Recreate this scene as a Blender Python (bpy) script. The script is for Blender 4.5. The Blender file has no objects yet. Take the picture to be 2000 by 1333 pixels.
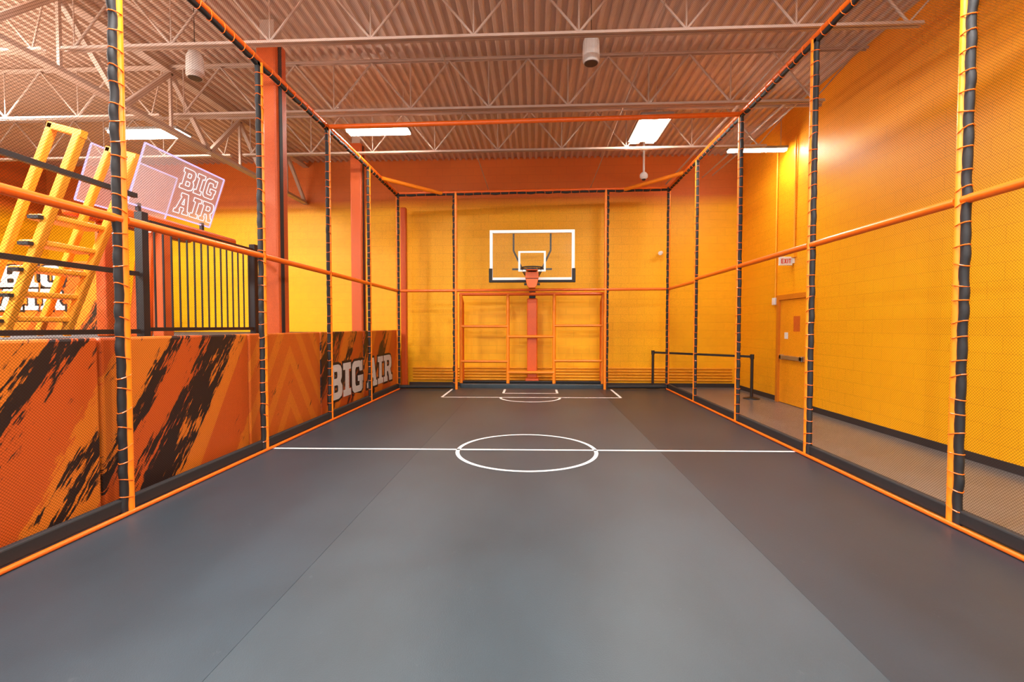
import bpy, math, random
from mathutils import Vector, Matrix
random.seed(4)
sc = bpy.context.scene
col = sc.collection
WL = {}

def lin(r, g, b):
    f = lambda c: (c/255/12.92) if c/255 <= .04045 else ((c/255+.055)/1.055)**2.4
    return (f(r), f(g), f(b), 1)

# ---------------------------------------------------------------- materials
class NT:
    def __init__(s, name):
        s.m = bpy.data.materials.new(name); s.m.use_nodes = True
        s.t = s.m.node_tree; s.n = s.t.nodes; s.n.clear()
        s.out = s.n.new('ShaderNodeOutputMaterial')
    def link(s, a, b): s.t.links.new(a, b)
    def put(s, sock, v):
        if isinstance(v, (int, float)): sock.default_value = v
        elif isinstance(v, (tuple, list)): sock.default_value = v
        else: s.link(v, sock)
    def math(s, op, a, b=0.0, c=None):
        n = s.n.new('ShaderNodeMath'); n.operation = op
        s.put(n.inputs[0], a); s.put(n.inputs[1], b)
        if c is not None: s.put(n.inputs[2], c)
        return n.outputs[0]
    def pos(s):
        g = s.n.new('ShaderNodeNewGeometry'); x = s.n.new('ShaderNodeSeparateXYZ')
        s.link(g.outputs['Position'], x.inputs[0]); return x.outputs
    def comb(s, x, y, z=0.0):
        n = s.n.new('ShaderNodeCombineXYZ')
        s.put(n.inputs[0], x); s.put(n.inputs[1], y); s.put(n.inputs[2], z); return n.outputs[0]
    def noise(s, vec, scale, detail=3, rough=.5):
        n = s.n.new('ShaderNodeTexNoise')
        if vec is not None: s.link(vec, n.inputs['Vector'])
        n.inputs['Scale'].default_value = scale; n.inputs['Detail'].default_value = detail
        n.inputs['Roughness'].default_value = rough
        return n.outputs[0]
    def mix(s, f, a, b):
        n = s.n.new('ShaderNodeMix'); n.data_type = 'RGBA'
        s.put(n.inputs[0], f); s.put(n.inputs[6], a); s.put(n.inputs[7], b); return n.outputs[2]
    def ramp(s, f, stops, interp='LINEAR'):
        n = s.n.new('ShaderNodeValToRGB'); n.color_ramp.interpolation = interp
        e = n.color_ramp.elements
        while len(e) < len(stops): e.new(.5)
        for i, (p, c) in enumerate(stops):
            e[i].position = p; e[i].color = (c, c, c, 1) if isinstance(c, (int, float)) else c
        s.put(n.inputs[0], f); return n.outputs[0]
    def bsdf(s, color, rough=.5, metal=0, bump=None, bs=.2, bd=.01, spec=.5):
        b = s.n.new('ShaderNodeBsdfPrincipled')
        s.put(b.inputs['Base Color'], color); s.put(b.inputs['Roughness'], rough)
        b.inputs['Metallic'].default_value = metal
        b.inputs['Specular IOR Level'].default_value = spec
        if bump is not None:
            u = s.n.new('ShaderNodeBump'); u.inputs['Strength'].default_value = bs
            u.inputs['Distance'].default_value = bd
            s.link(bump, u.inputs['Height']); s.link(u.outputs[0], b.inputs['Normal'])
        s.link(b.outputs[0], s.out.inputs[0]); return b

def plain(name, rgb, rough=.5, metal=0, nscale=12, var=.12, bs=.15, spec=.5):
    s = NT(name); c = lin(*rgb)
    nz = s.noise(None, nscale)
    tc = s.n.new('ShaderNodeTexCoord'); s.link(tc.outputs['Object'], nz.node.inputs['Vector'])
    dk = tuple(x*(1-var) for x in c[:3])+(1,); lt = tuple(min(1, x*(1+var)) for x in c[:3])+(1,)
    s.bsdf(s.mix(nz, dk, lt), rough, metal, nz, bs, .004, spec)
    return s.m

def emis(name, rgb, strength):
    s = NT(name); e = s.n.new('ShaderNodeEmission'); e.inputs[0].default_value = lin(*rgb)
    e.inputs[1].default_value = strength; s.link(e.outputs[0], s.out.inputs[0]); return s.m

def wall_mat(name, axis, base, top, zs, ze, lean=0., bmp=.25, rough=.38):
    s = NT(name); p = s.pos(); a = p[axis]
    v = s.comb(a, p[2])
    br = s.n.new('ShaderNodeTexBrick'); s.link(v, br.inputs['Vector'])
    br.inputs['Scale'].default_value = 1; br.inputs['Brick Width'].default_value = .4
    br.inputs['Row Height'].default_value = .2; br.inputs['Mortar Size'].default_value = .005
    br.inputs['Mortar Smooth'].default_value = .3
    br.inputs['Color1'].default_value = (1, 1, 1, 1); br.inputs['Color2'].default_value = (.97, .97, .97, 1)
    br.inputs['Mortar'].default_value = (.82, .82, .82, 1)
    nz = s.noise(v, 1.2, 4)
    c0 = lin(*base); c1 = lin(*top)
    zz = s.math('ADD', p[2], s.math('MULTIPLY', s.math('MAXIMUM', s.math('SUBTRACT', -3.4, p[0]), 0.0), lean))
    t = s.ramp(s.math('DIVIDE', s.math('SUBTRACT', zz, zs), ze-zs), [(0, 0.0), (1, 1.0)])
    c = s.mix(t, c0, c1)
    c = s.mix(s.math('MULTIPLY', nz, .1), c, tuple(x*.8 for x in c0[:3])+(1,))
    m = s.n.new('ShaderNodeMix'); m.data_type = 'RGBA'; m.blend_type = 'MULTIPLY'
    m.inputs[0].default_value = 1; s.link(c, m.inputs[6]); s.link(br.outputs[0], m.inputs[7])
    s.bsdf(m.outputs[2], rough, 0, br.outputs[0], bmp, .006, .35)
    return s.m

M = {}
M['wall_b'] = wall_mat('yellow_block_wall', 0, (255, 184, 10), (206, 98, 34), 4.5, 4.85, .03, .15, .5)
M['wall_r'] = wall_mat('yellow_side_wall', 1, (255, 176, 12), (250, 154, 24), 2.0, 5.5, 0, .05, .5)
M['orange'] = plain('orange_vinyl', (228, 100, 18), .32, 0, 30)
M['dorange'] = plain('deep_orange_vinyl', (208, 84, 16), .42, 0, 30)
M['column'] = plain('muted_orange_vinyl', (200, 84, 24), .55, 0, 30)
M['frame'] = plain('light_orange_vinyl', (240, 132, 22), .35, 0, 30)
M['ladder'] = plain('amber_padding', (248, 158, 42), .4, 0, 20)
M['black'] = plain('black_webbing', (26, 25, 27), .7, 0, 60, .3)
M['blackm'] = plain('black_metal', (24, 24, 27), .4)
M['white'] = plain('white_paint', (238, 238, 236), .4, 0, 10, .04)
M['shade'] = plain('pale_grey_plastic', (206, 198, 192), .5, 0, 10, .04)
M['housing'] = plain('fixture_housing', (120, 112, 106), .5, 0, 10, .04)
M['steel'] = plain('joist_paint', (184, 160, 146), .6, 0, 6, .1)
M['pipe'] = plain('conduit_paint', (244, 164, 22), .45)
M['silver'] = plain('brushed_steel', (190, 190, 190), .3, .9)
M['deck'] = plain('roof_deck_paint', (202, 176, 160), .6, 0, 3, .12)
M['door'] = plain('door_paint', (250, 160, 18), .35, 0, 5, .05)
M['doorf'] = plain('door_frame_paint', (216, 122, 20), .35, 0, 5, .05)
M['base'] = plain('dark_baseboard', (38, 38, 42), .6)
M['brown'] = plain('orange_notice', (214, 98, 30), .5)
M['red'] = emis('exit_red', (235, 60, 40), .8)
M['lens'] = emis('lamp_lens', (255, 247, 236), 125)
M['led'] = emis('violet_led', (225, 200, 250), 1.3)
M['txtlite'] = emis('lit_etching', (255, 244, 244), 1.2)
M['textw'] = plain('pale_print', (222, 218, 214), .5, 0, 50, .08)
M['printk'] = plain('black_print', (28, 24, 26), .5)

def mat_floor(name, rgb):
    s = NT(name); p = s.pos(); v = s.comb(p[0], s.math('MULTIPLY', p[1], .5), p[2])
    a = s.noise(v, 1.3, 6, .62); b = s.noise(s.comb(p[0], p[1]), 160, 2)
    sf = s.noise(s.comb(s.math('MULTIPLY', p[0], 2), p[1]), 5, 6, .75)
    scuff = s.ramp(sf, [(0, 0.0), (.64, 0.0), (.74, 1.0), (1, 1.0)])
    c = lin(*rgb); d = tuple(x*.7 for x in c[:3])+(1,); e = tuple(x*1.3 for x in c[:3])+(1,)
    k = s.ramp(a, [(.3, 0.0), (.7, 1.0)])
    cc = s.mix(s.math('MULTIPLY_ADD', k, .6, s.math('MULTIPLY', b, .4)), d, e)
    cc = s.mix(s.math('MULTIPLY', scuff, .18), cc, lin(120, 124, 128))
    s.bsdf(cc, .42, 0, b, .25, .003, .5); return s.m
M['mat_mid'] = mat_floor('grey_carpet_mat', (46, 58, 65))
M['mat_side'] = mat_floor('dark_grey_carpet_mat', (31, 42, 50))
M['mat_left'] = mat_floor('slate_grey_carpet_mat', (41, 54, 62))

def conc():
    s = NT('polished_concrete'); p = s.pos(); v = s.comb(p[0], p[1])
    a = s.noise(v, 2.5, 6, .65)
    s.bsdf(s.mix(a, lin(92, 90, 90), lin(120, 118, 116)), .28, 0, a, .03, .003); return s.m
M['conc'] = conc()

def netmat(name, pitch, w, rgb):
    s = NT(name); uv = s.n.new('ShaderNodeUVMap'); uv.uv_map = 'UVMap'
    x = s.n.new('ShaderNodeSeparateXYZ'); s.link(uv.outputs[0], x.inputs[0])
    U, V = x.outputs[0], x.outputs[1]
    a = s.math('FRACT', s.math('DIVIDE', s.math('ADD', U, V), pitch))
    b = s.math('FRACT', s.math('DIVIDE', s.math('SUBTRACT', U, V), pitch))
    k = s.math('MAXIMUM', s.math('LESS_THAN', a, w), s.math('LESS_THAN', b, w))
    d = s.n.new('ShaderNodeBsdfDiffuse'); d.inputs[0].default_value = lin(*rgb)
    t = s.n.new('ShaderNodeBsdfTransparent'); mx = s.n.new('ShaderNodeMixShader')
    s.link(k, mx.inputs[0]); s.link(t.outputs[0], mx.inputs[1]); s.link(d.outputs[0], mx.inputs[2])
    s.link(mx.outputs[0], s.out.inputs[0]); return s.m
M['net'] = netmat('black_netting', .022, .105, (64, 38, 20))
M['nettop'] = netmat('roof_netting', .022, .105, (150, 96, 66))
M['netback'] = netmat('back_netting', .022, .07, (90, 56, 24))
M['meshk'] = netmat('black_fence_mesh', .035, .07, (20, 20, 22))

def glass(name, rgb, f, em=0):
    s = NT(name); t = s.n.new('ShaderNodeBsdfTransparent'); mx = s.n.new('ShaderNodeMixShader')
    nz = s.noise(None, 3); g = s.n.new('ShaderNodeBsdfPrincipled')
    s.link(s.mix(nz, lin(*rgb), tuple(x*.92 for x in lin(*rgb)[:3])+(1,)), g.inputs['Base Color'])
    g.inputs['Roughness'].default_value = .12
    if em:
        g.inputs['Emission Color'].default_value = lin(*rgb); g.inputs['Emission Strength'].default_value = em
    mx.inputs[0].default_value = f
    s.link(t.outputs[0], mx.inputs[1]); s.link(g.outputs[0], mx.inputs[2]); s.link(mx.outputs[0], s.out.inputs[0])
    return s.m
M['glass'] = glass('clear_backboard', (255, 235, 190), .02)
M['acryl'] = glass('frosted_acrylic', (224, 206, 206), .24, .25)

def graphic(name, bands, chev=None, ax=1, k=.75, lo=1., span=11.):
    s = NT(name); p = s.pos(); Y, Z = p[ax], p[2]
    u = s.math('SUBTRACT', Y, s.math('MULTIPLY', Z, k))
    v = s.math('ADD', Z, s.math('MULTIPLY', Y, .75))
    n1 = s.noise(s.comb(s.math('MULTIPLY', u, 6), s.math('MULTIPLY', v, 1.1)), 1.0, 3, .6)
    n2 = s.noise(s.comb(s.math('MULTIPLY', u, 30), s.math('MULTIPLY', v, 3.0)), 1.2, 4, .68)
    stops = [(0, 0.0)]
    for c, w, h in bands:
        for q, hv in ((c-w, 0.), (c-w*.2, h), (c+w*.2, h), (c+w, 0.)):
            stops.append(((q-lo)/span, hv))
    stops.append((1, 0.0))
    bias = s.ramp(s.math('DIVIDE', s.math('SUBTRACT', u, lo), span), stops)
    nn = s.math('ADD', s.math('MULTIPLY', n1, .6), s.math('MULTIPLY', n2, .5))
    blk = s.math('GREATER_THAN', s.math('ADD', nn, s.math('MULTIPLY', bias, .21)), .69)
    w = s.math('FRACT', s.math('DIVIDE', s.math('SUBTRACT', Y, s.math('MULTIPLY', Z, .62)), 1.15))
    wj = s.math('ADD', w, s.math('MULTIPLY', s.math('SUBTRACT', n2, .5), .35))
    tri = s.math('MULTIPLY', s.math('GREATER_THAN', wj, .52), .8)
    A = lin(200, 82, 24); B = lin(232, 134, 34); C = lin(214, 102, 28)
    if chev is not None:
        q = s.math('ADD', Z, s.math('MULTIPLY', s.math('ABSOLUTE', s.math('SUBTRACT', Y, chev)), 1.5))
        tri = s.math('MULTIPLY', s.math('GREATER_THAN', s.math('FRACT', s.math('DIVIDE', q, .62)), .6), .75)
        base = s.mix(tri, C, B)
    else:
        base = s.mix(tri, A, B)
    g = s.noise(s.comb(Y, Z), 60, 3); g2 = s.noise(s.comb(Y, Z), 5, 5, .7)
    base = s.mix(s.math('MULTIPLY', g, .2), base, A)
    base = s.mix(s.math('MULTIPLY', g2, .3), base, C)
    s.bsdf(s.mix(blk, base, lin(30, 24, 26)), .42, 0, g, .1, .003); return s.m

# ---------------------------------------------------------------- mesh builder
class MB:
    def __init__(s): s.v = []; s.f = []; s.mi = []; s.sm = []; s.mats = []; s.uv = None
    def _m(s, m):
        if m not in s.mats: s.mats.append(m)
        return s.mats.index(m)
    def add(s, vs, fs, m, smooth=False):
        o = len(s.v); s.v += [Vector(a) for a in vs]; k = s._m(m)
        for f in fs: s.f.append([i+o for i in f]); s.mi.append(k); s.sm.append(smooth)
        return s
    def box(s, x0, x1, y0, y1, z0, z1, m):
        vs = [(x, y, z) for x in (x0, x1) for y in (y0, y1) for z in (z0, z1)]
        return s.add(vs, [(0, 1, 3, 2), (4, 6, 7, 5), (0, 4, 5, 1), (2, 3, 7, 6), (0, 2, 6, 4), (1, 5, 7, 3)], m)
    def prism(s, quad, d, m):
        d = Vector(d); a = [Vector(q) for q in quad]; n = len(a)
        vs = a+[q+d for q in a]
        fs = [list(range(n))[::-1], list(range(n, 2*n))]+[(i, (i+1) % n, (i+1) % n+n, i+n) for i in range(n)]
        return s.add(vs, fs, m)
    def path(s, pts, r, m, n=12, closed=False, r2=None, up=None, ang=0.):
        pts = [Vector(p) for p in pts]; L = len(pts); vs = []
        r2 = r2 or r; rs = r if isinstance(r, (list, tuple)) else None
        for i, p in enumerate(pts):
            if closed: t = pts[(i+1) % L]-pts[i-1]
            elif i == 0: t = pts[1]-p
            elif i == L-1: t = p-pts[i-1]
            else: t = (pts[i+1]-p).normalized()+(p-pts[i-1]).normalized()
            t.normalize(); ref = Vector(up) if up else (Vector((0, 0, 1)) if abs(t.z) < .9 else Vector((0, 1, 0)))
            a = t.cross(ref).normalized(); b = a.cross(t)
            ra = rs[i] if rs else r; rb = rs[i] if rs else r2
            for k in range(n):
                th = 2*math.pi*k/n+ang; vs.append(p+a*(math.cos(th)*ra)+b*(math.sin(th)*rb))
        fs = []
        for i in range(L if closed else L-1):
            j = (i+1) % L
            for k in range(n): fs.append((i*n+k, i*n+(k+1) % n, j*n+(k+1) % n, j*n+k))
        s.add(vs, fs, m, n > 5)
        if not closed: s.add(vs[:n], [list(range(n))], m); s.add(vs[-n:], [list(range(n))[::-1]], m)
        return s
    def beam(s, a, b, w, h, m): return s.path([a, b], w*.7071, m, 4, r2=h*.7071, ang=math.pi/4)
    def obj(s, name, parent=None, label=None, category=None, group=None, kind=None, bevel=0, origin=None):
        me = bpy.data.meshes.new(name); lo = Vector((min(v.x for v in s.v), min(v.y for v in s.v), min(v.z for v in s.v)))
        hi = Vector((max(v.x for v in s.v), max(v.y for v in s.v), max(v.z for v in s.v)))
        o = Vector(origin) if origin else Vector(((lo.x+hi.x)/2, (lo.y+hi.y)/2, lo.z if parent is None else (lo.z+hi.z)/2))
        me.from_pydata([v-o for v in s.v], [], s.f)
        for m in s.mats: me.materials.append(m)
        me.polygons.foreach_set('material_index', s.mi); me.polygons.foreach_set('use_smooth', s.sm)
        if s.uv:
            l = me.uv_layers.new(name='UVMap')
            for i, q in enumerate(s.uv): l.data[i].uv = q
        me.validate(); me.update()
        ob = bpy.data.objects.new(name, me); col.objects.link(ob)
        place(ob, o, parent)
        if bevel:
            b = ob.modifiers.new('Bevel', 'BEVEL'); b.width = bevel; b.segments = 2; b.limit_method = 'ANGLE'
        tag(ob, label, category, group, kind); return ob

def place(ob, w, parent):
    WL[ob.name] = Vector(w)
    if parent: ob.parent = parent; ob.location = Vector(w)-WL[parent.name]
    else: ob.location = w
def tag(ob, label=None, category=None, group=None, kind=None):
    for k, v in (('label', label), ('category', category), ('group', group), ('kind', kind)):
        if v: ob[k] = v
def thing(name, loc, label, category, group=None):
    e = bpy.data.objects.new(name, None); e.empty_display_size = .2; col.objects.link(e)
    place(e, loc, None); tag(e, label, category, group); return e
def net(name, quad, m, parent, label=None):
    a, b, c, d = [Vector(q) for q in quad]; s = MB(); s.add([a, b, c, d], [(0, 1, 2, 3)], m)
    w = (b-a).length; h = (d-a).length; s.uv = [(0, 0), (w, 0), (w, h), (0, h)]
    return s.obj(name, parent, label)

# slab letters -----------------------------------------------------
GL = {
 'B': (.95, [[(0,0),(.7,0),(.9,.06),(.97,.18),(.97,.36),(.84,.5),(.93,.62),(.93,.84),(.85,.95),(.68,1),(0,1),(0,.8),(.12,.8),(.12,.2),(0,.2)],[(.38,.2),(.38,.41),(.62,.41),(.66,.36),(.66,.24),(.62,.2)],[(.38,.6),(.38,.8),(.58,.8),(.62,.76),(.62,.64),(.58,.6)]]),
 'I': (.6, [[(0,0),(.6,0),(.6,.2),(.44,.2),(.44,.8),(.6,.8),(.6,1),(0,1),(0,.8),(.16,.8),(.16,.2),(0,.2)]]),
 'G': (.95, [[(.2,0),(.78,0),(.92,.08),(.92,.32),(.98,.32),(.98,.52),(.5,.52),(.5,.34),(.66,.34),(.66,.2),(.34,.2),(.27,.28),(.27,.72),(.34,.8),(.62,.8),(.66,.66),(.92,.66),(.92,1),(.8,1),(.74,.94),(.68,1),(.2,1),(.05,.92),(0,.8),(0,.2),(.05,.08)]]),
 'A': (1.05, [[(0,0),(.42,0),(.42,.18),(.36,.18),(.4,.31),(.64,.31),(.68,.18),(.62,.18),(.62,0),(1.05,0),(1.05,.18),(.96,.18),(.72,1),(.22,1),(.22,.82),(.3,.82),(.1,.18),(0,.18)],[(.44,.46),(.6,.46),(.52,.76)]]),
 'R': (1.05, [[(0,0),(.44,0),(.44,.2),(.37,.2),(.37,.38),(.5,.38),(.62,.18),(.66,0),(1.05,0),(1.05,.2),(.94,.2),(.8,.44),(.92,.54),(.95,.66),(.93,.85),(.84,.96),(.7,1),(0,1),(0,.8),(.12,.8),(.12,.2),(0,.2)],[(.37,.57),(.37,.8),(.6,.8),(.67,.75),(.67,.62),(.6,.57)]]),
 'E': (.8, [[(0,0),(.75,0),(.75,.18),(.22,.18),(.22,.41),(.65,.41),(.65,.59),(.22,.59),(.22,.82),(.75,.82),(.75,1),(0,1)]]),
 'X': (.8, [[(0,0),(.24,0),(.4,.33),(.56,0),(.8,0),(.53,.5),(.8,1),(.56,1),(.4,.67),(.24,1),(0,1),(.27,.5)]]),
 'T': (.8, [[(.29,0),(.51,0),(.51,.82),(.8,.82),(.8,1),(0,1),(0,.82),(.29,.82)]]),
 'i': (.3, [[(.04,0),(.26,0),(.26,1),(.04,1)]]),
}
def word(name, txt, origin, du, dv, h, mat, parent, width=None, gap=.1, offs=0., off=(0, 0, 0), label=None, extrude=.002):
    du = Vector(du).normalized(); dv = Vector(dv).normalized(); n = du.cross(dv)
    tot = sum(GL[c][0] for c in txt)+gap*(len(txt)-1)
    sx = (width/tot) if width else h
    cu = bpy.data.curves.new(name+'_c', 'CURVE'); cu.dimensions = '2D'; cu.fill_mode = 'BOTH'
    cu.extrude = extrude; cu.offset = offs
    x = 0
    for c in txt:
        w, loops = GL[c]
        for lp in loops:
            sp = cu.splines.new('POLY'); sp.points.add(len(lp)-1); sp.use_cyclic_u = True
            for i, (a, b) in enumerate(lp): sp.points[i].co = ((x+a)*sx, b*h, 0, 1)
        x += w+gap
    t = bpy.data.objects.new(name+'_c', cu); col.objects.link(t)
    bpy.context.view_layer.update()
    me = bpy.data.meshes.new_from_object(t.evaluated_get(bpy.context.evaluated_depsgraph_get()))
    bpy.data.objects.remove(t)
    o = Vector(origin)+Vector(off)
    me.transform(Matrix(((du.x, dv.x, n.x, 0), (du.y, dv.y, n.y, 0), (du.z, dv.z, n.z, 0), (0, 0, 0, 1))))
    me.materials.clear(); me.materials.append(mat); me.name = name
    for p in me.polygons: p.material_index = 0
    ob = bpy.data.objects.new(name, me); col.objects.link(ob); place(ob, o, parent)
    if label: ob['label'] = label
    return ob
def word_outline(name, txt, origin, du, dv, h, r, mat, parent, width, label, gap=.12):
    du = Vector(du).normalized(); dv = Vector(dv).normalized(); o = Vector(origin); s = MB(); x = 0
    sx = width/(sum(GL[c][0] for c in txt)+gap*(len(txt)-1))
    for c in txt:
        for lp in GL[c][1]:
            P = [o+du*((x+a)*sx)+dv*(b*h) for a, b in lp]
            for i in range(len(P)): s.path([P[i], P[(i+1) % len(P)]], r, mat, 4)
        x += GL[c][0]+gap
    s.obj(name, parent, label)

# ================================================================ room shell
FZ = -.06; DZ = 5.8; BY = 12.3; RX = 5.08; LX = -13.2
def struct(mb, name, **k): return mb.obj(name, kind='structure', **k)
struct(MB().box(LX, RX+.15, -5, BY+.15, FZ-.1, FZ, M['conc']), 'floor', label='polished concrete floor of the hall')
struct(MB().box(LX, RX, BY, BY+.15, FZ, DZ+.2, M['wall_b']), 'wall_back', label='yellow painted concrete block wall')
struct(MB().box(RX, RX+.15, -5, BY+.15, FZ, DZ+.2, M['wall_r']), 'wall_right', label='yellow painted side wall with exit door')
struct(MB().box(LX-.15, LX, -5, BY+.15, FZ, DZ+.2, M['wall_b']), 'wall_left', label='orange yellow painted side wall')
struct(MB().box(-3.3, RX, BY-.015, BY, FZ, FZ+.1, M['base']), 'baseboard_back')
struct(MB().box(RX-.015, RX, -5, 8.9, FZ, FZ+.1, M['base']).box(RX-.015, RX, 10.12, BY-.016, FZ, FZ+.1, M['base']), 'baseboard_right')
# corrugated deck
s = MB(); x = LX; prof = []
while x < RX+.1:
    prof += [(x, 0), (x+.045, 0), (x+.065, .045), (x+.13, .045)]; x += .15
vs = []
for (a, b) in prof: vs += [(a, -5, DZ+b), (a, BY+.1, DZ+b)]
s.add(vs, [(2*i, 2*i+1, 2*i+3, 2*i+2) for i in range(len(prof)-1)], M['deck'])
s.box(LX, RX, -5, BY+.1, DZ+.06, DZ+.1, M['deck'])
struct(s, 'ceiling', label='corrugated metal roof deck')

# joists
for jy in (3.9, 5.75, 7.6, 9.42):
    for x0, x1, tx0, tx1 in ((-5.9, 4.42, -5.95, 5.05), (-12.8, -6.15, -13.1, -6.1)):
        s = MB(); zb = 4.95; zt = DZ-.05
        for dy in (-.03, .03):
            s.box(x0, x1, jy+dy-.018, jy+dy+.018, zb-.006, zb, M['steel'])
            s.box(x0, x1, jy+dy-.003, jy+dy+.003, zb, zb+.035, M['steel'])
            s.box(tx0, tx1, jy+dy-.018, jy+dy+.018, zt-.006, zt, M['steel'])
            s.box(tx0, tx1, jy+dy-.003, jy+dy+.003, zt-.035, zt, M['steel'])
        n = round((x1-x0)/1.25); st = (x1-x0-.3)/n
        for i in range(n):
            a = x0+.15+i*st; m = a+st/2
            s.path([(a, jy, zb+.03), (m, jy, zt-.03)], .016, M['steel'], 6)
            s.path([(m, jy, zt-.03), (a+st, jy, zb+.03)], .016, M['steel'], 6)
            s.path([(a, jy, zb+.03), (a, jy, zt-.03)], .01, M['steel'], 5)
        s.path([(x0+.15+n*st, jy, zb+.03), (min(tx1, x1+.5), jy, zt-.03)], .012, M['steel'], 6)
        s.obj('roof_joist', label='painted open web steel roof joist under the deck', category='roof joist', group='open web roof joists')
# girder along the hall
for gx in (-6.02,):
    s = MB(); zb = 4.72; zt = 5.68
    for z in (zb, zt):
        s.box(gx-.07, gx+.07, -4.5, BY, z-.012, z, M['steel']); s.box(gx-.008, gx+.008, -4.5, BY, z, z+.08, M['steel'])
    y = -4.3; i = 0
    while y < BY-1:
        s.beam((gx, y, zb), (gx, y+.92, zt), .07, .07, M['steel']); s.beam((gx, y+.92, zt), (gx, y+1.84, zb), .07, .07, M['steel'])
        s.beam((gx, y+.92, zb), (gx, y+.92, zt), .04, .04, M['steel']); y += 1.84
    s.obj('roof_girder', label='heavy painted steel truss girder carrying the joists', category='roof girder')
# bridging / sprinkler pipes
for (a, b, r) in (((3.3, -4, 5.1), (3.3, 12.25, 5.1), .02), ((4.2, -4, 5.25), (4.2, 12.25, 5.25), .018), ((4.45, -4, 5.3), (4.45, 12.25, 5.3), .018), ((-1.2, -4, 5.02), (-1.2, 12.25, 5.02), .01), ((1.4, -4, 5.02), (1.4, 12.25, 5.02), .01)):
    MB().path([a, b], r, M['steel'], 10).obj('ceiling_pipe', label='painted pipe run hung beneath the roof deck', category='pipe', group='ceiling pipes')
MB().path([(-5.8, 8.5, 5.3), (4.9, 8.5, 5.3)], .025, M['steel'], 10).obj('ceiling_pipe', label='painted sprinkler pipe crossing between joists', category='pipe', group='ceiling pipes')

# ================================================================ court
ct = thing('court_mat', (-.05, 5, FZ), 'grey carpeted foam court mat with white line markings', 'sports mat')
for x0, x1, m in ((-3.35, -1.401, 'mat_left'), (-1.4, 1.5, 'mat_mid'), (1.501, 3.22, 'mat_side')):
    MB().box(x0, x1, -3, 11.5, FZ, 0, M[m]).obj('mat_panel', ct, bevel=.0015)
def line(pts, w, name='marking_line'):
    s = MB(); L = len(pts)
    P = [Vector((a, b, .003)) for a, b in pts]; vs = []
    for i, p in enumerate(P):
        t = (P[min(i+1, L-1)]-P[max(i-1, 0)]).normalized(); n = Vector((-t.y, t.x, 0))*w/2
        vs += [p-n, p+n]
    s.add(vs, [(2*i, 2*i+2, 2*i+3, 2*i+1) for i in range(L-1)], M['white'])
    s.obj(name, ct, 'white painted line')
line([(-3.2, 5.63), (3.1, 5.78)], .05)
cx, cy = -.1, 5.68
line([(cx+.83*math.cos(t*math.pi/48), cy+.83*math.sin(t*math.pi/48)) for t in range(97)], .045, 'center_circle')
line([(-1.97, 9.9), (1.8, 9.98)], .06); line([(-1.97, 9.9), (-1.97, 11.3)], .05); line([(1.8, 9.98), (1.8, 11.3)], .05)
line([(-.71, 10.55), (.5, 10.57)], .06); line([(-.71, 10.55), (-.71, 11.2)], .05); line([(.5, 10.57), (.5, 11.2)], .05)
line([(-.1+.62*math.cos(math.pi+t*math.pi/24), 9.9+.55*math.sin(math.pi+t*math.pi/24)) for t in range(25)], .05, 'marking_arc')

# ================================================================ cage
cage = thing('sports_cage', (-.05, 5.5, 0), 'orange padded tube sports cage with black netting', 'sports cage')
XL, XR = -3.25, 3.15
LY = [1.7, 3.61, 5.54, 7.38, 9.2, 11.1]; RY = [1.78, 3.70, 5.62, 7.54, 9.5, 11.4]
ZTL, ZTR, ZML, ZMR = 4.63, 4.76, 2.34, 2.43
def member(a, b, side, name, r=.033, laced=True, mat='orange', strip=.055, nn=.14, tie=None):
    a = Vector(a); b = Vector(b); side = Vector(side)
    L = (b-a).length; t = (b-a).normalized()
    k = max(2, int(L/.9)); pts = [a+(b-a)*i/k for i in range(k+1)]
    o = MB().path(pts, r, M[mat], 14).obj(name, cage)
    if laced:
        # fabric hem gathered by a tie every nn metres
        s = MB(); m_ = max(2, int(L/nn)); n = m_*4; ps = []; rr_ = []
        up = t.cross(side)
        jit = [random.uniform(-.01, .01) for _ in range(m_+2)]
        tl = [random.uniform(-1.2, 1.2) for _ in range(m_+2)]
        for i in range(n+1):
            c_ = i/4; bul = abs(math.sin(c_*math.pi)); j = jit[int(c_)]
            ps.append(a+(b-a)*i/n+side*(r*.6+strip*.5+j*bul)); rr_.append(strip*(.48+.1*bul))
        vs = []
        for q, w_ in zip(ps, rr_):
            for (cs, sn) in ((1, 0), (.6, 1), (-.6, 1), (-1, 0), (-.6, -1), (.6, -1)):
                vs.append(q+side*(w_*cs)+up*(.022*sn))
        fs = [(i*6+k_, i*6+(k_+1) % 6, (i+1)*6+(k_+1) % 6, (i+1)*6+k_) for i in range(n) for k_ in range(6)]
        s.add(vs, fs, M['black'], True); s.add(vs[:6], [range(6)], M['black']); s.add(vs[-6:], [range(6)], M['black'])
        s.obj('net_border', o, 'black webbing edge of the netting')
        s = MB()
        for i in range(1, m_):
            c = a+t*(L*i/m_+random.uniform(-.02, .02))+side*(strip*.4)
            rr = r+strip*.42; pp = []
            for q in range(10):
                th = q*math.pi/5
                pp.append(c+side*(rr*math.cos(th))+up*((r+.003)*math.sin(th))+t*(tl[i]*.022*math.cos(th)))
            s.path(pp, .0048, M[tie or mat], 4, closed=True, up=tuple(t))
        s.obj('cable_tie', o, 'orange cable ties lacing the net', kind='stuff')
    return o
ny = (0, -1, 0)
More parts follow.
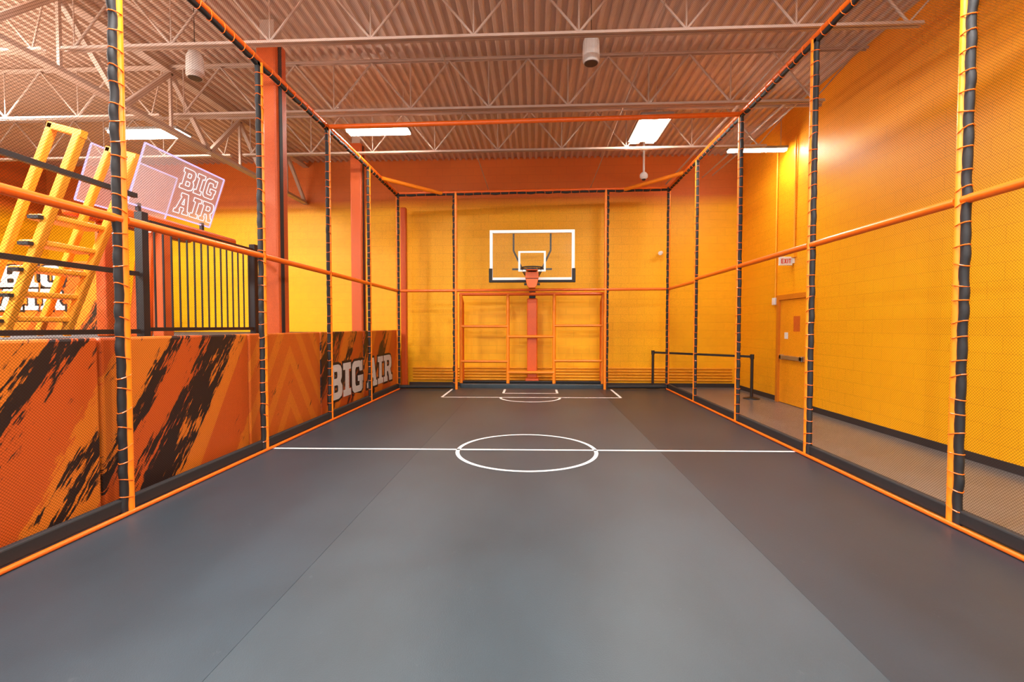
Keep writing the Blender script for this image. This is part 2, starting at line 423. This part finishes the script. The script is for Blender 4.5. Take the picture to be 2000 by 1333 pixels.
for X, Ys, zt, zm, sg in ((XL, LY, ZTL, ZML, 1), (XR, RY, ZTR, ZMR, -1)):
    for i, y in enumerate(Ys):
        member((X, y, 0), (X, y, zt), ny if i < 5 else (sg*.7, -.7, 0), 'post', mat='frame', strip=.062 if i < 3 else .055, tie='orange')
        if i < 5:
            y2 = Ys[i+1]; zz = zm if X < 0 else zm-.045*(i == 4)
            member((X, y, zt), (X, y2, zt), (0, 0, -1), 'top_rail', r=.036, nn=.17)
            member((X, y+.03, zz), (X, y2-.03, zz), (0, 0, -1), 'middle_rail', laced=False, r=.034)
            net('net_panel', [(X-sg*.03, y, .05), (X-sg*.03, y2, .05), (X-sg*.03, y2, zt), (X-sg*.03, y, zt)], M['net'], cage, 'fine black netting')
            MB().box(X-.03-sg*.02, X+.03-sg*.02, y, y2, .03, .135, M['black']).obj('bottom_skirt', cage, 'black vinyl skirt along the floor', bevel=.012)
            MB().path([(X+sg*.035, y, .018), (X+sg*.035, y2, .018)], .018, M['orange'], 10).obj('bottom_rail', cage)
# back side
A = Vector((XL, LY[5], 0)); B = Vector((XR, RY[5], 0))
def bk(x, z, dy=0): 
    t = (x-XL)/(XR-XL); return (x, A.y+(B.y-A.y)*t+dy, z)
PX = [XL, -1.87, 1.66, XR]
for x in PX[1:3]: member(bk(x, 0), bk(x, 4.63+.13*(x-XL)/6.4), (1 if x > 0 else -1, 0, 0), 'post', mat='frame', tie='orange')
zt = lambda x: ZTL+(ZTR-ZTL)*(x-XL)/6.4
for i in range(3):
    a, b = PX[i], PX[i+1]
    member(bk(a, zt(a)), bk(b, zt(b)), (0, 0, -1), 'top_rail', nn=.2)
    member(bk(a, 2.34+.045*(a-XL)/6.4), bk(b, 2.34+.045*(b-XL)/6.4), (0, 0, -1), 'middle_rail', laced=False)
    z0 = .05 if i != 1 else 2.36
    net('net_panel', [bk(a, z0, .03), bk(b, z0, .03), bk(b, zt(b), .03), bk(a, zt(a), .03)], M['netback'], cage, 'fine black netting')
    if i != 1:
        MB().path([bk(a, .06, .03), bk(b, .06, .03)], .045, M['black'], 8).obj('bottom_skirt', cage, 'black vinyl skirt along the floor')
# roof
member((XL, LY[3], ZTL), (XR, RY[3], ZTR), (0, 0, -1), 'roof_rail', laced=False, r=.036)
member((XL, 9.95, ZTL), bk(-2.2, zt(-2.2)-.02), (0, 0, -1), 'corner_brace', laced=False, r=.042, mat='frame')
member((XR, 10.3, ZTR), bk(2.1, zt(2.1)-.02), (0, 0, -1), 'corner_brace', laced=False, r=.042, mat='frame')
for i in range(5):
    net('net_panel', [(XL, LY[i], ZTL+.03), (XR, RY[i], ZTR+.03), (XR, RY[i+1], ZTR+.03), (XL, LY[i+1], ZTL+.03)], M['nettop'], cage, 'fine netting roof')

# ================================================================ goal frame
g = thing('goal_frame', (-.1, 11.7, 0), 'orange padded tube goal frame with target openings beneath the backboard', 'goal frame')
GY = 11.72; gx = [-1.84, -.67, .47, 1.66]
MB().box(-1.84, 1.72, 11.52, 12.1, FZ, .09, M['mat_mid']).obj('goal_base', g, 'grey carpeted sill', bevel=.02)
for x in gx: MB().path([(x, GY, .09), (x, GY, 1.2), (x, GY, 2.3)], .042, M['frame'], 14).obj('upright', g)
MB().path([(gx[0]-.04, GY, 2.3), (gx[3]+.04, GY, 2.3)], .042, M['orange'], 14).obj('crossbar', g)
MB().path([(gx[0]-.04, GY+.02, .12), (gx[3]+.04, GY+.02, .12)], .03, M['black'], 14).obj('ground_bar', g, 'black ground bar')
for a, b, zs in ((0, 1, (1.5, .63)), (1, 2, (1.25, .36)), (2, 3, (1.52, .65))):
    for z in zs: MB().path([(gx[a], GY-.01, z), (gx[b], GY-.01, z)], .036, M['frame'], 14).obj('crossbar', g)
for x in (gx[0], gx[3]):
    MB().path([(x, GY, 2.3), (x, 12.05, 2.1), (x, 12.05, .09)], .03, M['orange'], 10).obj('rear_support', g)

# ================================================================ basketball hoop
h = thing('basketball_hoop', (-.07, 12, FZ), 'clear basketball backboard with white frame on an orange padded pole', 'basketball hoop')
HX = -.07; HY = 10.75; W = .955; z0, z1 = 2.54, 3.67
MB().box(HX-W+.03, HX+W-.03, HY-.006, HY+.006, z0+.03, z1-.03, M['glass']).obj('backboard', h, 'clear glass board')
s = MB(); bw = .065
s.box(HX-W, HX+W, HY-.03, HY+.03, z1-bw, z1, M['white']).box(HX-W, HX+W, HY-.03, HY+.03, z0, z0+bw, M['white'])
s.box(HX-W, HX-W+bw, HY-.03, HY+.03, z0+bw, z1-bw, M['white']).box(HX+W-bw, HX+W, HY-.03, HY+.03, z0+bw, z1-bw, M['white'])
s.obj('backboard_frame', h, 'white frame')
s = MB(); q0, q1 = 2.74, 3.2
for a, b, c, d in ((-.31, .31, q1-.04, q1), (-.31, .31, q0, q0+.04), (-.31, -.265, q0+.04, q1-.04), (.265, .31, q0+.04, q1-.04)):
    s.box(HX+a, HX+b, HY-.012, HY-.008, c, d, M['white'])
s.obj('target_square', h, 'white painted square')
s = MB()
s.box(HX-W-.015, HX+W+.015, HY-.045, HY+.045, z0-.045, z0+.01, M['black'])
for sg in (-1, 1): s.box(HX+sg*(W-.02)-.04, HX+sg*(W-.02)+.04, HY-.046, HY+.046, z0-.044, z0+.27, M['black'])
s.obj('edge_padding', h, 'black foam edge padding', bevel=.01)
s = MB(); rc = Vector((HX, HY-.42, 2.77))
s.path([rc+Vector((.235*math.cos(t*math.pi/16), .235*math.sin(t*math.pi/16), 0)) for t in range(32)], .016, M['blackm'], 8, closed=True)
for k in range(12):
    t = k*math.pi/6; e = rc+Vector((.235*math.cos(t), .235*math.sin(t), -.01))
    s.path([e, e+Vector((-.012*math.sin(t), .012*math.cos(t), -.035)), e+Vector((-.03*math.sin(t), .03*math.cos(t), -.01))], .005, M['blackm'], 5)
s.path([rc+Vector((-.1, .21, 0)), (HX-.1, HY-.03, 2.75)], .012, M['blackm'], 6); s.path([rc+Vector((.1, .21, 0)), (HX+.1, HY-.03, 2.75)], .012, M['blackm'], 6)
s.obj('rim', h, 'dark metal rim')
s = MB(); s.prism([(HX-.14, HY-.2, 2.71), (HX+.14, HY-.2, 2.71), (HX+.15, HY-.2, 2.6), (HX+.11, HY-.2, 2.42), (HX+.07, HY-.2, 2.36), (HX-.07, HY-.2, 2.36), (HX-.11, HY-.2, 2.42), (HX-.15, HY-.2, 2.6)], (0, .16, 0), M['orange'])
s.box(HX-.1, HX+.1, HY-.06, HY-.03, 2.6, 2.82, M['blackm'])
s.box(HX-.145, HX+.145, HY-.21, HY-.195, 2.56, 2.575, M['blackm'])
s.prism([(HX-.13, HY-.32, 2.755), (HX+.13, HY-.32, 2.755), (HX+.13, HY-.05, 2.755), (HX-.13, HY-.05, 2.755)], (0, 0, -.02), M['dorange'])
s.obj('rim_bracket', h, 'orange padded bracket', bevel=.01)
s = MB()
for sg in (-1, 1):
    s.beam((HX+sg*.42, HY+.06, 3.6), (HX+sg*.42, HY+.06, 3.22), .04, .04, M['blackm'])
    s.beam((HX+sg*.42, HY+.06, 3.22), (HX+sg*.22, HY+.09, 2.8), .04, .04, M['blackm'])
    s.beam((HX+sg*.22, HY+.09, 2.8), (HX+sg*.06, 11.75, 2.62), .05, .05, M['blackm'])
s.beam((HX-.45, HY+.06, 2.8), (HX+.45, HY+.06, 2.8), .04, .04, M['blackm'])
s.beam((HX-.18, HY+.06, 2.46), (HX+.18, HY+.06, 2.46), .05, .05, M['blackm'])
s.beam((HX, HY+.09, 2.5), (HX, 11.95, 2.5), .12, .12, M['blackm'])
s.obj('support_arm', h, 'black steel bracket arms')
MB().box(HX-.08, HX+.08, 11.87, 12.03, 2.2, 2.62, M['blackm']).obj('pole', h, 'black steel pole')
MB().box(HX-.13, HX+.13, 11.8, 12.08, .2, 2.2, M['dorange']).obj('pole_padding', h, 'red orange vinyl padding', bevel=.03)
MB().box(HX-.17, HX+.17, 11.78, 12.1, .092, .2, M['dorange']).obj('pole_base', h, bevel=.02)

# ================================================================ platform + padded panels
MB().box(-13, -3.56, -3, 11.7, FZ, 1.365, M['black']).obj('platform', label='raised black trampoline platform behind the padded wall', category='platform')
band = {0: [(2.2, .3, 1.), (3.15, .3, .8)], 1: [(3.35, .2, .8), (4.0, .5, 1.)], 2: [], 3: [(6.95, .6, 1.), (7.8, .35, .8), (8.5, .3, .8)], 4: [(8.6, .4, 1.), (9.7, .4, .8)]}
ys = [1.6, 3.56, 5.5, 7.4, 9.3, 11.75]
for i in range(5):
    m = graphic('printed_vinyl_%s' % 'abcde'[i], band[i], 6.45 if i == 2 else None)
    p = MB().box(-3.55, -3.42, ys[i]+.012, ys[i+1]-.012, FZ, 1.41, m)
    ob = p.obj('padded_wall_panel', label=('orange vinyl wall pad with black brush streak print', 'orange vinyl wall pad with bold black streaks', 'orange vinyl wall pad with pale chevron print', 'black streaked orange wall pad lettered BIG', 'orange streaked wall pad lettered AIR')[i], category='wall pad', group='printed padded wall panels', bevel=.02)
    if i == 3:
        word('lettering', 'BIG', (-3.418, 7.66, .24), (0, 1, 0), (0, 0, 1), .6, M['printk'], ob, width=1.56, offs=.045, extrude=.001)
        word('lettering', 'BIG', (-3.414, 7.66, .24), (0, 1, 0), (0, 0, 1), .6, M['textw'], ob, width=1.56, label='pale grey slab lettering')
    if i == 4:
        word('lettering', 'AIR', (-3.418, 9.45, .24), (0, 1, 0), (0, 0, 1), .6, M['printk'], ob, width=1.7, offs=.045, extrude=.001)
        word('lettering', 'AIR', (-3.414, 9.45, .24), (0, 1, 0), (0, 0, 1), .6, M['textw'], ob, width=1.7, label='pale grey slab lettering')
# padded columns
for (x, y, w, zt_, lb) in ((-3.72, 6.62, .145, 5.72, 'tall red orange padded steel column beside the cage'), (-3.9, 10.35, .13, 5.74, 'dark red orange padded column near the block wall')):
    c = thing('padded_column', (x, y, 1.37), lb, 'column', 'padded columns')
    MB().box(x-w, x+w, y-w, y+w, 1.37, zt_-.25, M['column']).obj('padding', c, bevel=.035)
    MB().box(x-w*.7, x+w*.7, y-w*.7, y+w*.7, zt_-.25, DZ-.05, M['steel']).obj('column_shaft', c, 'painted steel column top')
    MB().box(x+w, x+w+.012, y-w*.6, y-w*.1, 1.4, zt_-.3, M['black']).obj('padding_seam', c, 'black fastening strip')
MB().box(-3.4, -3.25, 11.85, 12.0, FZ, 4.5, M['dorange']).obj('padded_post', label='slim red orange padded post by the block wall', category='post', bevel=.03)

# railing
r = thing('railing', (-4, 5.6, 1.37), 'black metal safety railing with vertical bars on the platform', 'railing')
MB().box(-4.02, -3.98, 4.75, 6.55, 2.55, 2.6, M['blackm']).obj('top_rail', r)
MB().box(-4.02, -3.98, 4.75, 6.55, 1.45, 1.49, M['blackm']).obj('bottom_rail', r)
for y in (4.66, 6.58): MB().box(-4.04, -3.96, y-.04, y+.04, 1.37, 2.66, M['blackm']).obj('railing_post', r)
for i in range(15):
    y = 4.82+i*.117; MB().path([(-4, y, 1.48), (-4, y, 2.56)], .011, M['blackm'], 6).obj('bar', r)
r = thing('railing', (-4, 3, 1.37), 'black metal railing filled with black mesh on the platform', 'railing')
for z in (2.81, 2.03, 1.45): MB().box(-4.02, -3.98, 1.2, 4.6, z-.022, z+.022, M['blackm']).obj('rail', r)
for y in (1.2, 2.9): MB().box(-4.03, -3.97, y-.03, y+.03, 1.37, 2.83, M['blackm']).obj('railing_post', r)
net('mesh_infill', [(-4, 1.2, 1.45), (-4, 4.6, 1.45), (-4, 4.6, 2.03), (-4, 1.2, 2.03)], M['meshk'], r)

# stair ladder
L = thing('padded_ladder', (-5.6, 5.1, 1.37), 'amber padded inclined ladder with handrails', 'ladder')
def lx(z, top): return top-(3.6-z)*.44
for y in (4.78, 5.45):
    MB().beam((lx(1.4, -4.7), y, 1.4), (lx(3.5, -4.7), y, 3.5), .085, .085, M['ladder']).obj('stringer', L, bevel=.015)
    MB().beam((lx(1.4, -5.04), y, 1.4), (lx(3.62, -5.04), y, 3.62), .075, .075, M['ladder']).obj('handrail', L, bevel=.015)
    MB().beam((-5.07, y, 3.6), (-4.7, y, 3.5), .075, .075, M['ladder']).obj('handrail_end', L, bevel=.015)
for i in range(5):
    z = 1.58+i*.27
    x = lx(z, -4.78)
    MB().box(x-.16, x+.1, 4.78, 5.45, z-.03, z+.03, M['ladder']).obj('tread', L, bevel=.015)
    for y in (4.71, 5.5): MB().box(x-.05, x+.07, y-.03, y+.03, z-.04, z-.005, M['black']).obj('strap', L, 'black strap')
MB().prism([(-4.95, 5.52, 1.37), (-4.7, 5.52, 1.37), (-4.6, 5.52, 2.65), (-4.8, 5.52, 2.65)], (0, .1, 0), M['dorange']).obj('support_pad', L, 'red orange side pad', bevel=.02)

# edge-lit signs
for dx, dz, y0, lb in ((0, 0, 5.17, 'tilted edge lit acrylic panel lettered BIG AIR with violet glow'), (-.9, .12, 5.45, 'tilted frosted acrylic panel with violet edge light')):
    e = thing('acrylic_sign', (-4.6+dx, 5.85, 1.37), lb, 'lighted sign', 'edge lit acrylic panels')
    a = Vector((-4.6+dx, y0, 2.9+dz)); u = Vector((0, 1.35, 0)); v = Vector((.23, 0, .66))
    MB().prism([a, a+u, a+u+v, a+v], (.02, 0, -.007), M['acryl']).obj('panel', e, 'frosted pale acrylic')
    s = MB(); c = [a, a+u, a+u+v, a+v]
    for i in range(4): s.path([c[i], c[(i+1) % 4]], .011, M['led'], 6)
    s.obj('led_edge', e, 'violet glowing edge')
    MB().box(-4.68+dx, -4.52+dx, y0-.1, y0+1.85, 2.7+dz, 2.82+dz, M['dorange']).obj('base_beam', e, 'red orange padded beam', bevel=.03)
    ly_ = 5.66 if dx == 0 else 5.85
    MB().box(-4.67+dx, -4.53+dx, ly_-.09, ly_+.09, 1.37, 2.7+dz, M['column']).obj('leg', e, 'red orange padded leg', bevel=.02)
    for y in (y0+.15, y0+1.2): MB().beam((-4.6+dx, y, 2.81+dz), (-4.6+dx, y, 2.93+dz), .04, .04, M['blackm']).obj('clamp', e, 'black clamp')
    vn = v.normalized(); off = Vector((.028, 0, -.008))
    if dx == 0:
        word_outline('lettering', 'BIG', a+Vector((0, .6, 0))+vn*.37+off, (0, 1, 0), vn, .26, .0065, M['txtlite'], e, .62, 'glowing outlined lettering')
        word_outline('lettering', 'AIR', a+Vector((0, .62, 0))+vn*.06+off, (0, 1, 0), vn, .26, .0065, M['txtlite'], e, .69, 'glowing outlined lettering')

# distant printed pads with text
m = graphic('printed_vinyl_far', [(-9.9, .7, 1.)], None, 0, .6, -14, 10)
p = MB().box(-12.9, -8.6, 9.4, 9.6, 1.37, 2.85, m).obj('padded_wall_panel', label='orange wall pad with black streaks and BIG AIR lettering', category='wall pad', group='printed padded wall panels', bevel=.02)
for t, z in (('BIG', 2.32), ('AIR', 1.84)):
    word('lettering', t, (-11.2, 9.394, z), (1, 0, 0), (0, 0, 1), .44, M['printk'], p, width=1.45, offs=.04, extrude=.001)
    word('lettering', t, (-11.2, 9.385, z), (1, 0, 0), (0, 0, 1), .44, M['textw'], p, width=1.45, label='pale grey slab lettering')

# ================================================================ right side
d = thing('door_1', (RX, 9.5, FZ), 'yellow painted metal exit door with push bar', 'door'); d['kind'] = 'structure'
del d['category']
s = MB(); s.box(RX-.07, RX, 8.9, 9.0, FZ, 2.14, M['doorf']).box(RX-.07, RX, 10.03, 10.12, FZ, 2.14, M['doorf']).box(RX-.07, RX, 9.0, 10.03, 2.04, 2.14, M['doorf'])
s.obj('door_frame', d)
MB().box(RX-.03, RX-.002, 9.005, 10.025, FZ+.01, 2.035, M['door']).obj('door_leaf', d)
s = MB(); s.box(RX-.1, RX-.07, 9.1, 9.93, .84, .92, M['silver']).box(RX-.1, RX-.03, 9.1, 9.2, .83, .93, M['silver']).box(RX-.1, RX-.03, 9.85, 9.93, .83, .93, M['silver'])
s.obj('push_bar', d, 'steel push bar', bevel=.008)
MB().box(RX-.034, RX-.03, 9.3, 9.52, 1.4, 1.7, M['brown']).obj('notice', d, 'orange paper notice')
MB().box(RX-.034, RX-.03, 9.72, 9.85, 1.25, 1.38, M['white']).obj('notice', d, 'white sticker')
e = thing('exit_sign', (4.95, 9.62, 2.7), 'white emergency exit sign with red letters above the door', 'exit sign')
MB().box(4.8, 5.05, 9.6, 9.65, 2.7, 2.87, M['white']).obj('sign_body', e, bevel=.01)
MB().box(5.05, RX, 9.58, 9.67, 2.74, 2.84, M['white']).obj('wall_mount', e)
word('lettering', 'EXiT', (4.83, 9.597, 2.74), (1, 0, 0), (0, 0, 1), .09, M['red'], e, width=.19, label='red letters', gap=.14)
# wall conduits
for y, za, zb in ((10.25, 2.1, 5.3), (9.55, 2.95, 5.2)):
    MB().path([(RX-.03, y, za), (RX-.03, y, zb)], .018, M['pipe'], 8).box(RX-.06, RX, y-.05, y+.05, za-.1, za, M['pipe']).obj('wall_conduit', label='vertical yellow painted conduit with junction box', category='conduit', group='wall conduits')
for i in range(5):
    z = .12+i*.075
    MB().path([(-3.2, BY-.04, z), (5.0, BY-.04, z)], .02, M['pipe'], 8).obj('floor_level_conduit', label='horizontal yellow painted conduit low on the block wall', category='conduit', group='wall conduits')
MB().box(RX-.08, RX, 10.18, 10.3, 1.95, 2.1, M['white']).obj('wall_sensor', label='small white wall sensor beside the door', category='sensor', bevel=.01)
# barrier
b = thing('belt_barrier', (3.8, 11.2, FZ), 'black retractable belt crowd barrier with two posts', 'crowd barrier')
P1 = Vector((4.66, 10.4, FZ)); P2 = Vector((2.95, 12.0, FZ))
for P in (P1, P2):
    st = MB(); st.path([P, P+Vector((0, 0, .015)), P+Vector((0, 0, .03)), P+Vector((0, 0, .05))], [.17, .17, .12, .035], M['blackm'], 20)
    st.path([P+Vector((0, 0, .04)), P+Vector((0, 0, .86))], .032, M['blackm'], 14)
    st.path([P+Vector((0, 0, .86)), P+Vector((0, 0, .96))], .042, M['blackm'], 14); st.obj('barrier_post', b)
dd = (P2-P1).normalized()*.04
a = P1+dd+Vector((0, 0, .885)); c = P2-dd+Vector((0, 0, .885))
MB().prism([a, c, c+Vector((0, 0, .05)), a+Vector((0, 0, .05))], (.003, .003, 0), M['black']).obj('belt', b, 'black webbing belt')
# cameras
s = thing('security_camera', (2.45, 10.95, 5.8), 'white security camera on a ceiling drop pole', 'security camera')
MB().path([(2.45, 10.95, DZ), (2.45, 10.95, 4.98)], .024, M['white'], 10).obj('pole', s)
MB().path([(2.45, 10.95, 5.5), (2.45, 10.95, 5.47)], .08, M['white'], 14).obj('mounting_plate', s)
MB().path([(2.45, 10.95, 4.98), (2.45, 10.95, 4.93), (2.45, 10.95, 4.87), (2.45, 10.95, 4.83)], [.05, .09, .09, .05], M['white'], 16).obj('camera_body', s)
MB().path([(2.45, 10.95, 4.835), (2.45, 10.95, 4.81), (2.45, 10.95, 4.80)], [.05, .04, .015], M['blackm'], 14).obj('camera_dome', s)
s = thing('security_camera', (3.2, BY, 3.35), 'small white security camera on the block wall', 'security camera')
MB().path([(3.18, BY, 3.38), (3.18, BY-.05, 3.38), (3.18, BY-.12, 3.35)], .03, M['white'], 10).obj('bracket', s)
MB().path([(3.18, BY-.1, 3.36), (3.12, BY-.24, 3.33)], .05, M['white'], 12).obj('camera_body', s)
# hanging speakers
for x, y in ((.71, 6.2), (-4.6, 6.3)):
    s = thing('pendant_speaker', (x, y, 4.86), 'white ribbed cylindrical pendant speaker under the roof', 'pendant speaker', 'pendant speakers')
    c = Vector((x, y, 0)); z = 4.86
    k = MB(); k.path([c+Vector((0, 0, z)), c+Vector((0, 0, z+.03)), c+Vector((0, 0, z+.28)), c+Vector((0, 0, z+.35)), c+Vector((0, 0, z+.37))], [.095, .108, .1, .07, .02], M['shade'], 20)
    for i in range(20):
        t = i*math.pi/10; o = Vector((math.cos(t), math.sin(t), 0))
        k.path([c+o*.106+Vector((0, 0, z+.04)), c+o*.1+Vector((0, 0, z+.27))], .004, M['shade'], 5)
    k.obj('speaker_body', s)
    MB().path([c+Vector((0, 0, z+.001)), c+Vector((0, 0, z-.004))], .085, M['base'], 20).obj('speaker_grille', s, 'grey grille')
    MB().path([c+Vector((0, 0, z+.37)), c+Vector((0, 0, DZ))], .005, M['blackm'], 6).obj('hanging_cable', s)

# ================================================================ lights
def fixture(x, y, lx_, ly_, z=5.02, n=2):
    f = thing('ceiling_light', (x, y, z), 'white linear fluorescent ceiling light fixture', 'ceiling light', 'linear ceiling lights')
    along_y = ly_ > lx_
    s = MB(); s.box(x-lx_/2, x+lx_/2, y-ly_/2, y+ly_/2, z+.03, z+.08, M['housing'])
    s.obj('housing', f, bevel=.01)
    w = (lx_ if along_y else ly_)/n
    for i in range(n):
        o = -((n-1)/2)*w+i*w
        if along_y: MB().box(x+o-w*.26, x+o+w*.26, y-ly_/2+.02, y+ly_/2-.02, z, z+.03, M['lens']).obj('lamp_lens', f, 'glowing white diffuser')
        else: MB().box(x-lx_/2+.02, x+lx_/2-.02, y+o-w*.33, y+o+w*.33, z, z+.03, M['lens']).obj('lamp_lens', f, 'glowing white diffuser')
    for e_ in (-.4, .4):
        px, py = (x, y+ly_*e_) if along_y else (x+lx_*e_, y)
        MB().path([(px, py, z+.08), (px, py, DZ)], .006, M['steel'], 6).obj('hanger', f, 'thin hanging rod')
fixture(2.05, 8.75, .56, 1.2)
fixture(-2.85, 8.6, 1.15, .26)
fixture(-7.1, 8.5, 1.35, .4)
fixture(4.4, 9.75, 1.15, .16, z=4.98, n=1)
def area(x, y, z, sx, sy, p, c=(1, .98, .95), up=False):
    l = bpy.data.lights.new('ceiling_or_fill_lamp', 'AREA'); l.shape = 'RECTANGLE'; l.size = sx; l.size_y = sy; l.energy = p; l.color = c
    o = bpy.data.objects.new('ceiling_or_fill_lamp', l); o.location = (x, y, z); col.objects.link(o)
    if up: o.rotation_euler = (math.pi, 0, 0)
for x, y, p in ((2.05, 3.2, 350), (-2.8, 3.4, 370), (2.05, -1.5, 390), (-2.8, -1.5, 400), (-7.5, 4, 520), (-9.5, 7, 560), (-7.5, -.5, 900)):
    area(x, y, 5.3, 1.2 if p < 600 else .8, .4 if p < 600 else .25, p)
# added unseen fill lamps, aimed up to brighten the roof deck
area(0, 1.0, 4.4, 3, 1, 210, (1, .93, .86), True)
area(-8.5, 3.5, 3.2, 3, 3, 640, (1, .8, .66), True)  # added warm fill in place of peach light from the orange surroundings
w = bpy.data.worlds.new('World'); sc.world = w; w.use_nodes = True
w.node_tree.nodes['Background'].inputs[0].default_value = (.93, .97, 1, 1); w.node_tree.nodes['Background'].inputs[1].default_value = 1.3

# ================================================================ camera
cd = bpy.data.cameras.new('Camera'); cd.sensor_width = 36; cd.lens = 16.65; cd.clip_start = .05
cam = bpy.data.objects.new('Camera', cd); col.objects.link(cam)
cam.location = (0, 0, 1.5); cam.rotation_euler = (math.radians(90-1.765), 0, math.radians(2.785))
sc.camera = cam
sc.view_settings.view_transform = 'Standard'; sc.view_settings.look = 'None'; sc.view_settings.exposure = .2
